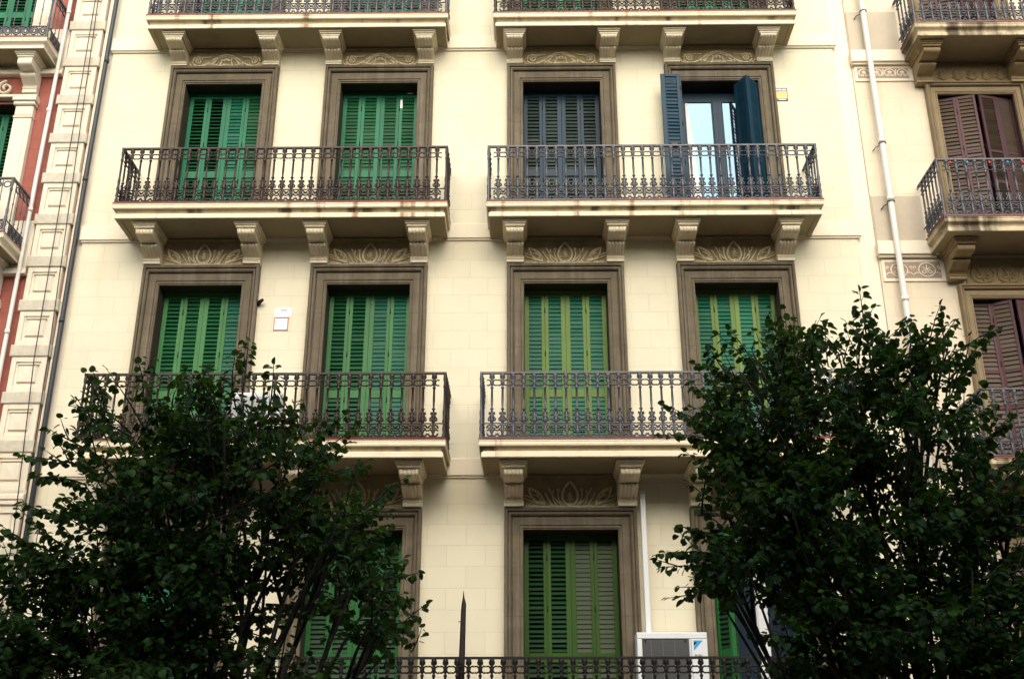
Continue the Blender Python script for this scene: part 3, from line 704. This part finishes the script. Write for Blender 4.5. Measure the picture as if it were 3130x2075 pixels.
# ------------------------------------------------------------------ house across the street (seen in the panes, added and raised to shade the lower floors)
ob = empty('apartment_building'); tag(ob, 'plain ochre apartment house across the street, reflected in the glass, added to shade the lower floors', 'building')
w = MB(); ho = [(-27.2+i*3.4, -26+i*3.4, 1.2+k*3.9, 3.9+k*3.9) for i in range(17) for k in range(4)]
wall_mesh(w, -30, 30, 0, 20, 0, ho, .3, 1); o = w.build('wall', [mat('ochre_stucco', (.50, .40, .26)), M['reveal'], M['dark']], ob)
o.location = (0, -27, 0); o.rotation_euler = (0, 0, pi)
bm_ = MB()
for k in range(4): bm_.bbox(-30, 30, -.12, -.001, 4.6+k*3.9, 4.8+k*3.9)
bm_.bbox(-30, 30, -.45, -.0005, 19.4, 20.05, .05); o = bm_.build('cornice', M['band'], ob); o.location = (0, -27, 0); o.rotation_euler = (0, 0, pi)

# ------------------------------------------------------------------ pipes, cables
def pipe(name, pts, r, m_, label, brackets=(), cat='pipe', group=None, collars=()):
    mb = MB(); mb.tube(pts, r, 12); o = mb.build(name, m_)
    tag(o, label, cat, group)
    for z in collars:
        x, y = pts[0][0], pts[0][1]
        if len(pts) > 2: 
            x, y = min(pts, key=lambda p: abs(p[2]-z))[:2]
        c = MB(); c.tube([(x, y, z-.04), (x, y, z+.04)], r*1.18, 12); c.build('collar', m_, o)
    for z in brackets:
        x, y = min(pts, key=lambda p: abs(p[2]-z))[:2]
        c = MB(); c.tube([(x-.0, y+r, z), (x-.10, y+r+.03, z-.03), (x-.15, y+r+.06, z-.09)], .010, 5)
        c.tube([(x+r*1.15*cos(a*pi/8), y+r*1.15*sin(a*pi/8), z) for a in range(17)], .009, 5); c.build('bracket', M['rust'], o)
    return o
pipe('drainpipe', [(6.33, -.13, 4), (6.33, -.13, 13.03), (6.335, -.13, 15.6), (6.335, -.13, 19.3), (6.335, -.13, 23)], .052, M['pipe_w'], 'white round drainpipe down the pale wall by the right hand house', brackets=(18.95, 16.1, 14.93), collars=(16.15, 14.99, 13.1), group='drainpipes')
pipe('drainpipe', [(-8.57, -.09, 3), (-8.57, -.09, 12), (-8.56, -.09, 15.6), (-8.53, -.09, 19.4), (-8.50, -.09, 23)], .036, M['pipe_w'], 'thin white drainpipe in front of the pink wall', collars=(19.1, 16.93, 14.9, 12.6), group='drainpipes')
pipe('drainpipe', [(-7.69, -.09, 3), (-7.69, -.09, 12), (-7.69, -.09, 15.6), (-7.66, -.09, 19.4), (-7.64, -.09, 23)], .040, M['pipe_d'], 'dark blue grey drainpipe in the joint left of the cream facade', collars=(18, 15.5, 12.8), group='drainpipes')
pipe('cable', [(-8.02, -.16, 23), (-8.03, -.17, 19.35), (-8.02, -.17, 17.5), (-8.03, -.16, 15.6), (-8.005, -.17, 12.1), (-7.86, -.16, 9.26), (-7.84, -.16, 5)], .0085, M['cable'], 'left of the two thin dark cables hanging over the white quoin blocks', cat='cable', group='hanging cables')
pipe('cable', [(-7.99, -.16, 23), (-7.975, -.17, 19.35), (-7.91, -.17, 16.9), (-7.88, -.16, 15.6), (-7.78, -.17, 12.1), (-7.755, -.16, 9.8), (-7.75, -.16, 5)], .0085, M['cable'], 'right of the two thin dark cables hanging over the white quoin blocks', cat='cable', group='hanging cables')
c = MB(); c.bbox(1.785, 1.865, -.20, -.135, 7.69, 9.80, .008); c.bbox(1.78, 1.87, -.205, -.1345, 9.803, 9.84, .006)
tag(c.build('pipe_cover', M['white']), 'white square pipe cover running down to the air conditioner', 'conduit')

# ------------------------------------------------------------------ air conditioner with logo
ac = empty('air_conditioner', (2.122, -.35, 6.2)); tag(ac, 'white outdoor air conditioner with black grille and blue triangle logo on the lowest balcony', 'air conditioner')
def acp(mb, name, m_):
    o = mb.build(name, m_, ac); o.matrix_parent_inverse = Matrix.Translation((-2.122, .35, -6.2)); return o
x0, x1, yf, z0, z1 = 1.615, 2.629, -.50, 6.30, 7.67
b = MB(); b.bbox(x0, x1, yf, -.18, z1-.095, z1, .012); b.bbox(x0, x0+.075, yf+.002, -.18, z0, z1-.0955, .010); b.bbox(2.366, x1, yf+.002, -.18, z0, z1-.0955, .010)
b.box(x0+.0755, 2.3655, yf+.05, -.19, z0+.01, z1-.0958); b.bbox(x0+.0755, 2.3655, yf+.002, -.18, z0, z0+.07, .006)
b.cur = 1; b.box(2.392, 2.396, yf-.001, yf+.001, z0+.05, z1-.10)
acp(b, 'casing', [M['white'], M['iron_k']])
gr = MB()
k = 0
zz = z0+.08
while zz < z1-.11:
    gr.box(x0+.078, 2.364, yf+.006, yf+.012, zz, zz+.006); zz += .0145
for xx in (x0+.20, x0+.37, x0+.54): gr.box(xx, xx+.006, yf+.004, yf+.0055, z0+.08, z1-.10)
gr.cur = 1; gr.box(x0+.077, 2.365, yf+.03, yf+.04, z0+.071, z1-.0965)
for xx in (1.735, 2.31): gr.box(xx-.01, xx+.012, yf-.004, yf+.004, 7.525, 7.56)
acp(gr, 'grille', [mat('grille_grey', (.16, .17, .17), .5, .05, 5), M['iron_k']])
lg = MB(); yl = yf-.0015
def tri(pts): lg.add([(x, yl, z) for x, z in pts], [tuple(range(len(pts)))])
tri([(2.43, 7.412), (2.43, 7.452), (2.505, 7.525), (2.43, 7.525), (2.43, 7.556), (2.565, 7.556)][:0] or [(2.43, 7.412), (2.565, 7.556), (2.515, 7.556), (2.43, 7.465)])
tri([(2.43, 7.535), (2.43, 7.556), (2.512, 7.556), (2.495, 7.535)])
lg.cur = 1; tri([(2.43, 7.475), (2.487, 7.531), (2.43, 7.531)])
acp(lg, 'logo', [M['logo'], M['iron_k']])
def text(s_, x, y, z, size, m_, parent, name='lettering', inv=None, align='LEFT'):
    cu_ = bpy.data.curves.new(name, 'FONT'); cu_.body = s_; cu_.size = size; cu_.extrude = .0006; cu_.align_x = align
    tmp = bpy.data.objects.new('tmp', cu_); COL.objects.link(tmp); bpy.context.view_layer.update()
    me = bpy.data.meshes.new_from_object(tmp.evaluated_get(bpy.context.evaluated_depsgraph_get())); bpy.data.objects.remove(tmp)
    me.materials.clear(); me.materials.append(m_); o = bpy.data.objects.new(name, me); COL.objects.link(o)
    o.parent = parent
    if inv: o.matrix_parent_inverse = inv
    o.location = (x, y, z); o.rotation_euler = (pi/2, 0, 0); return o
inv = Matrix.Translation((-2.122, .35, -6.2))
text('SkyAir', 2.435, yf-.002, 7.335, .042, M['iron_k'], ac, inv=inv)
ft = MB()
for xx in (1.75, 2.45): ft.bbox(xx, xx+.08, -.50, -.17, 6.203, 6.2995, .005)
acp(ft, 'feet', M['iron_k'])

a2 = MB(); a2.bbox(-4.62, -3.80, -.62, -.32, 10.50, 11.33, .015); a2.cur = 1
for i in range(24): a2.box(-4.55, -4.0, -.6225, -.6202, 10.60+i*.028, 10.61+i*.028)
for xx in (-4.5, -3.95): a2.box(xx, xx+.06, -.6, -.34, 10.42, 10.4995)
tag(a2.build('air_conditioner', [M['white'], mat('vent_grey', (.4, .42, .44), .5)]), 'pale box unit behind the middle left railing, beneath the white and red sign', 'air conditioner')

# ------------------------------------------------------------------ signs
s1 = MB(); s1.bbox(-4.163, -3.885, -.012, -.001, 12.875, 13.045, .003); s1.cur = 1; s1.bbox(-4.165, -3.925, -.0125, -.001, 12.635, 12.865, .003); s1.cur = 0
s1.box(-4.150, -3.94, -.0138, -.0127, 12.65, 12.850)
sg = s1.build('wall_sign', [M['sign_w'], M['sign_r']]); tag(sg, 'small white two part sign with red border between two green shuttered windows', 'sign')
text('ame', -4.06, -.0135, 12.985, .055, M['iron_k'], sg)
s2 = MB(); s2.box(4.584, 4.800, -.014, -.002, 17.085, 17.355); s2.cur = 1; s2.box(4.592, 4.788, -.0155, -.0142, 17.13, 17.285); s2.cur = 2
for a, b_, c_, d in ((4.595, 4.63, 17.30, 17.335), (4.645, 4.685, 17.30, 17.335), (4.70, 4.78, 17.315, 17.330), (4.70, 4.78, 17.300, 17.310), (4.63, 4.76, 17.10, 17.115)): s2.box(a, b_, -.0155, -.0142, c_, d)
s2o = s2.build('alarm_sign', [M['sign_b'], M['sign_y'], M['sign_w']]); tag(s2o, 'small navy and yellow alarm sign on the cream wall near the open petrol shutters', 'sign')
text('CONECTADA', 4.600, -.0157, 17.25, .032, M['sign_b'], s2o)
h_ = MB(); h_.tube([(-4.46, -.001, 13.10), (-4.42, -.07, 13.13), (-4.36, -.10, 13.16)], [.03, .035, .025], 8)
tag(h_.build('wall_hook', M['iron_k']), 'small black fitting sticking out of the wall left of the white sign', 'hook')

# pointed pole behind the lowest railing
pp = MB(); pp.tube([(-.905, -.96, 6.203), (-.885, -.96, 7.2), (-.872, -.96, 7.92), (-.868, -.96, 8.00), (-.873, -.96, 8.10), (-.876, -.96, 8.19)], [.048, .044, .036, .034, .012, .003], 6)
pp.tube([(-.90, -.955, 7.76), (-.945, -.955, 7.762)], .006, 5)
tag(pp.build('pole', mat('dark_weathered_wood', (.022, .014, .009), .8, .4, 12, .6, 60)), 'dark pointed pole rising above the lowest railing against the bare wall', 'pole')
# little coloured lamps along the right railing
fl = MB()
for i, x in enumerate((7.1, 7.38, 7.75, 8.05, 8.3, 8.62, 8.9)):
    fl.cur = i % 2; fl.lathe([(.001, 15.17), (.018, 15.185), (.022, 15.205), (.014, 15.225), (.001, 15.235)], x, -.955, 6)
fl.cur = 2; fl.tube([(6.9+.22*i, -.952, 15.235-.012*(i % 2)) for i in range(11)], .004, 4)
tag(fl.build('string_of_lights', [mat('bulb_red', (.7, .06, .04), .3), mat('bulb_blue', (.03, .35, .6), .3), M['cable']]), 'string of tiny red and blue bulbs on the right hand railing', 'lights')

# ------------------------------------------------------------------ TREES
def unproj(px, py, y):
    d = fwd*2564.526+r2*(px-1182.5)+u2*(784-py); t = (y+17)/d.y
    return Vector((0, -17, 5.5))+d*t
def leaf_shape():
    # heart shaped leaf along +x, folded along the midrib; unit length
    half = [(0, 0, 0), (-.06, .22, .03), (.10, .42, .07), (.38, .45, .08), (.68, .28, .04), (1.0, 0, -.10)]
    mid = [(0, 0, 0), (.35, 0, 0), (.7, 0, -.02), (1.0, 0, -.10)]
    V = [(0, 0, 0), (-.08, .24, .04), (.10, .47, .08), (.44, .50, .09), (.76, .32, .02), (.98, 0, -.12), (.76, -.32, .02), (.44, -.50, .09), (.10, -.47, .08), (-.08, -.24, .04), (.38, 0, -.01)]
    F = [(0, 10, 2, 1), (10, 4, 3, 2), (10, 5, 4), (0, 9, 8, 10), (10, 8, 7, 6), (10, 6, 5)]
    return V, F
LV, LF = leaf_shape()
def make_tree(label, base, nodes, tips, seed, density, leaf=.063):
    """nodes: list of crown lobes (centre, radii); tips: explicit outer shoots (start, end)"""
    rg = random.Random(seed)
    root = empty('tree', base); tag(root, label, 'tree', 'street trees in front of the facade')
    inv_ = Matrix.Translation((-base[0], -base[1], -base[2]))
    wood = MB(); verts = []; faces = []; mi = []
    top = Vector((base[0], base[1], 4.6))
    wood.tube([base, (base[0]+.03, base[1], 1.6), (base[0]-.03, base[1]+.04, 3.2), top], [.17, .14, .12, .10], 10)
    def leafat(p, d, s):
        d = d.normalized(); upd = Vector((rg.gauss(0, .45), rg.gauss(0, .45), 1)).normalized()
        sd_ = upd.cross(d)
        if sd_.length < .05: return
        sd_.normalize(); nn = d.cross(sd_)
        b = len(verts)
        wz = rg.uniform(.85, 1.1)
        for (x, y, z) in LV: verts.append(tuple(p+d*(x*s)+sd_*(y*s*wz)+nn*(z*s)))
        mt = rg.choices((0, 1, 2), (6, 3, .5))[0]
        for f in LF: faces.append([b+i for i in f]); mi.append(mt)
    def shoot(a, b, nl, ls=1.0, r=.006, thick=False):
        a = Vector(a); b = Vector(b); L_ = (b-a).length; dr = (b-a).normalized()
        side = dr.cross(Vector((0, 0, 1)))
        if side.length < .1: side = Vector((1, 0, 0))
        side.normalize(); bend = Vector((rg.uniform(-1, 1), rg.uniform(-1, 1), rg.uniform(-.2, .6)))*(.07*L_)
        def pt(t): return a.lerp(b, t)+bend*(4*t*(1-t))
        wood.tube([pt(0), pt(.35), pt(.7), pt(1)], [r, r*.8, r*.55, r*.3], 4, cap=False)
        for i in range(nl):
            t = (i+.6)/nl; p = pt(t); sg_ = 1 if i % 2 else -1
            ang = rg.uniform(0, 2*pi)
            out = (side*sg_*rg.uniform(.5, 1)+dr*rg.uniform(.1, .7)+Vector((rg.uniform(-.5, .5), rg.uniform(-.5, .5), rg.uniform(-.75, .12))))
            st = out.normalized()*rg.uniform(.015, .045); s = leaf*ls*rg.uniform(.6, 1.12)*(1-.25*abs(t-.45))
            dd = out.normalized()+Vector((0, 0, -rg.uniform(.1, .9)))
            leafat(p+st, dd, s)
        leafat(pt(1), dr+Vector((0, 0, -.2)), leaf*ls*.8)
    # limbs to each lobe
    forks = [top]
    for (c_, rad, n) in nodes:
        c_ = Vector(c_); st = top+Vector((rg.uniform(-.1, .1), 0, rg.uniform(-.9, 0)))
        mid = st.lerp(c_, .5)+Vector((rg.uniform(-.15, .15), rg.uniform(-.15, .15), -.15))
        wood.tube([st, mid, c_], [.036, .026, .014], 7)
        for k in range(7):
            dv = Vector((rg.gauss(0, 1), rg.gauss(0, 1), rg.gauss(.5, .8))).normalized()
            e = c_+Vector((dv.x*rad[0], dv.y*rad[1], dv.z*rad[2]))*.75
            s0 = mid.lerp(c_, rg.uniform(.2, 1)); wood.tube([s0, s0.lerp(e, .5)+Vector((0, 0, .06)), e], [.018, .012, .006], 5)
        for k in range(7):   # long leading shoots
            dv = Vector((rg.gauss(0, 1), rg.gauss(0, .7), rg.uniform(-.2, 1.3))).normalized()
            e = c_+Vector((dv.x*rad[0], dv.y*rad[1], dv.z*rad[2]))
            shoot(e-dv*.25, e+(dv+Vector((0, 0, .35)))*rg.uniform(.10, .26), rg.randint(18, 26), 1.05, .007)
        # clumps
        cl = [Vector((rg.gauss(0, 1), rg.gauss(0, 1), rg.gauss(0, 1))).normalized()*rg.uniform(.35, .95) for _ in range(16)]
        N_ = int(n*density)
        for k in range(N_):
            q_ = rg.choice(cl)+Vector((rg.gauss(0, .17), rg.gauss(0, .20), rg.gauss(0, .13)))
            if q_.length > 1.05: continue
            p = c_+Vector((q_.x*rad[0], q_.y*rad[1], q_.z*rad[2]))
            dv = Vector((q_.x*rad[0]*.8, q_.y*rad[1]*.8, q_.z*rad[2]*.6+.45*rad[2]))+Vector((rg.gauss(0, .25), rg.gauss(0, .25), rg.gauss(0, .15)))
            dv.normalize(); l = rg.uniform(.16, .38)
            shoot(p-dv*l*.4, p+dv*l*.6, rg.randint(7, 12))
    for (a, b, nl) in tips:
        shoot(a, b, int(nl*1.6), 1.15, .009)
        a = Vector(a); b = Vector(b)
        for k in range(max(0, nl//8)):
            t = rg.uniform(.05, .75); p = a.lerp(b, t); dv = ((b-a).normalized()+Vector((rg.uniform(-.9, .9), rg.uniform(-.9, .9), rg.uniform(-.2, .5)))).normalized()
            shoot(p, p+dv*rg.uniform(.14, .26), rg.randint(5, 8))
    o = wood.build('trunk', M['bark'], root); o.matrix_parent_inverse = inv_
    me = bpy.data.meshes.new('crown'); me.from_pydata(verts, [], faces)
    for l_ in LEAF: me.materials.append(l_)
    me.polygons.foreach_set("material_index", mi); me.update()
    o = bpy.data.objects.new('crown', me); COL.objects.link(o); o.parent = root; o.matrix_parent_inverse = inv_
    return root
SC = 8.6/2564.5  # metres per pixel at the trees
def lobe(px, py, rx, rz, n, y=-8.6, ry=.7):
    return (unproj(px, py, y), (rx*SC, ry, rz*SC), n)
def tip(px0, py0, px1, py1, nl, y0=-8.6, y1=None):
    return (unproj(px0, py0, y0), unproj(px1, py1, y1 if y1 is not None else y0+rng.uniform(-.3, .3)), nl)
yb = -8.6
n1 = [lobe(400, 1040, 180, 120, 60), lobe(560, 1010, 130, 120, 45), lobe(270, 1130, 130, 120, 40), lobe(640, 1110, 150, 110, 50), lobe(430, 1200, 250, 150, 130, ry=1.0),
      lobe(250, 1330, 170, 160, 90), lobe(400, 1400, 200, 170, 130, ry=1.0), lobe(560, 1380, 120, 120, 30), lobe(690, 1260, 140, 120, 34), lobe(800, 1370, 110, 80, 15), lobe(120, 1450, 170, 130, 90), lobe(330, 1540, 300, 120, 150, ry=1.0),
      lobe(20, 1560, 150, 110, 60), lobe(640, 1600, 160, 60, 10), lobe(400, 1750, 400, 200, 160, ry=1.2), lobe(790, 1230, 90, 70, 20), lobe(870, 1470, 90, 60, 9)]
t1 = [tip(560, 900, 572, 785, 16), tip(620, 960, 632, 840, 14), tip(240, 1000, 215, 858, 16), tip(330, 930, 320, 838, 12), tip(230, 1010, 180, 925, 12), tip(430, 960, 425, 870, 12),
      tip(700, 1020, 640, 900, 12), tip(700, 1040, 795, 960, 14), tip(220, 1080, 45, 1050, 16), tip(200, 1120, 80, 1100, 16), tip(240, 1060, 120, 995, 14), tip(700, 1100, 800, 1025, 14),
      tip(830, 1180, 905, 1120, 14), tip(780, 1300, 910, 1270, 14), tip(830, 1400, 945, 1385, 16), tip(850, 1450, 945, 1435, 14), tip(820, 1350, 920, 1330, 14), tip(120, 1300, 5, 1215, 16),
      tip(160, 1200, 60, 1165, 12), tip(500, 950, 480, 860, 10), tip(130, 1330, 60, 1245, 12), tip(60, 1400, 0, 1290, 12), tip(640, 1000, 690, 930, 10)]
make_tree('leafy green street tree on the left, its top reaching the middle left balcony', (-2.35, -8.6, 0), n1, t1, 11, 1.55)
n2 = [lobe(1780, 900, 130, 120, 50), lobe(1950, 900, 140, 120, 50), lobe(2110, 880, 130, 110, 40), lobe(1700, 1010, 110, 110, 45), lobe(1850, 1060, 190, 140, 100, ry=.9), lobe(2080, 1050, 180, 150, 90, ry=.9),
      lobe(2250, 1150, 130, 150, 50), lobe(1790, 1220, 190, 150, 120, ry=1.0), lobe(2000, 1280, 220, 170, 150, ry=1.0), lobe(2220, 1330, 170, 170, 100), lobe(1960, 1420, 180, 130, 95, ry=1.0), lobe(2150, 1480, 260, 160, 170, ry=1.0),
      lobe(1700, 1340, 100, 70, 24), lobe(2330, 1500, 130, 170, 60), lobe(1930, 1570, 150, 80, 30), lobe(2100, 1750, 400, 200, 160, ry=1.2), lobe(2330, 1180, 70, 100, 20)]
t2 = [tip(2010, 830, 1985, 672, 22), tip(1880, 850, 1905, 745, 16), tip(1820, 860, 1790, 705, 20), tip(1760, 860, 1735, 715, 0) , tip(1700, 900, 1640, 808, 14), tip(1660, 950, 1600, 885, 12), tip(1650, 1010, 1590, 960, 12),
      tip(2100, 820, 2090, 740, 14), tip(2140, 830, 2205, 742, 16), tip(2190, 880, 2285, 762, 20), tip(1660, 1280, 1520, 1280, 18), tip(1680, 1340, 1580, 1385, 12), tip(1680, 1310, 1530, 1310, 14), tip(1680, 1240, 1575, 1215, 14),
      tip(2200, 980, 2270, 895, 14), tip(2240, 1060, 2330, 965, 16), tip(2280, 1100, 2365, 1040, 14), tip(1620, 1190, 1640, 1060, 12), tip(1870, 900, 1835, 760, 16), tip(1960, 880, 1935, 800, 12), tip(2050, 850, 2040, 770, 12), tip(2180, 900, 2240, 850, 12)]
t2 = [t for t in t2 if t[2]]
make_tree('leafy green street tree on the right, covering the corner between two houses', (3.0, -8.6, 0), n2, t2, 23, 1.6)
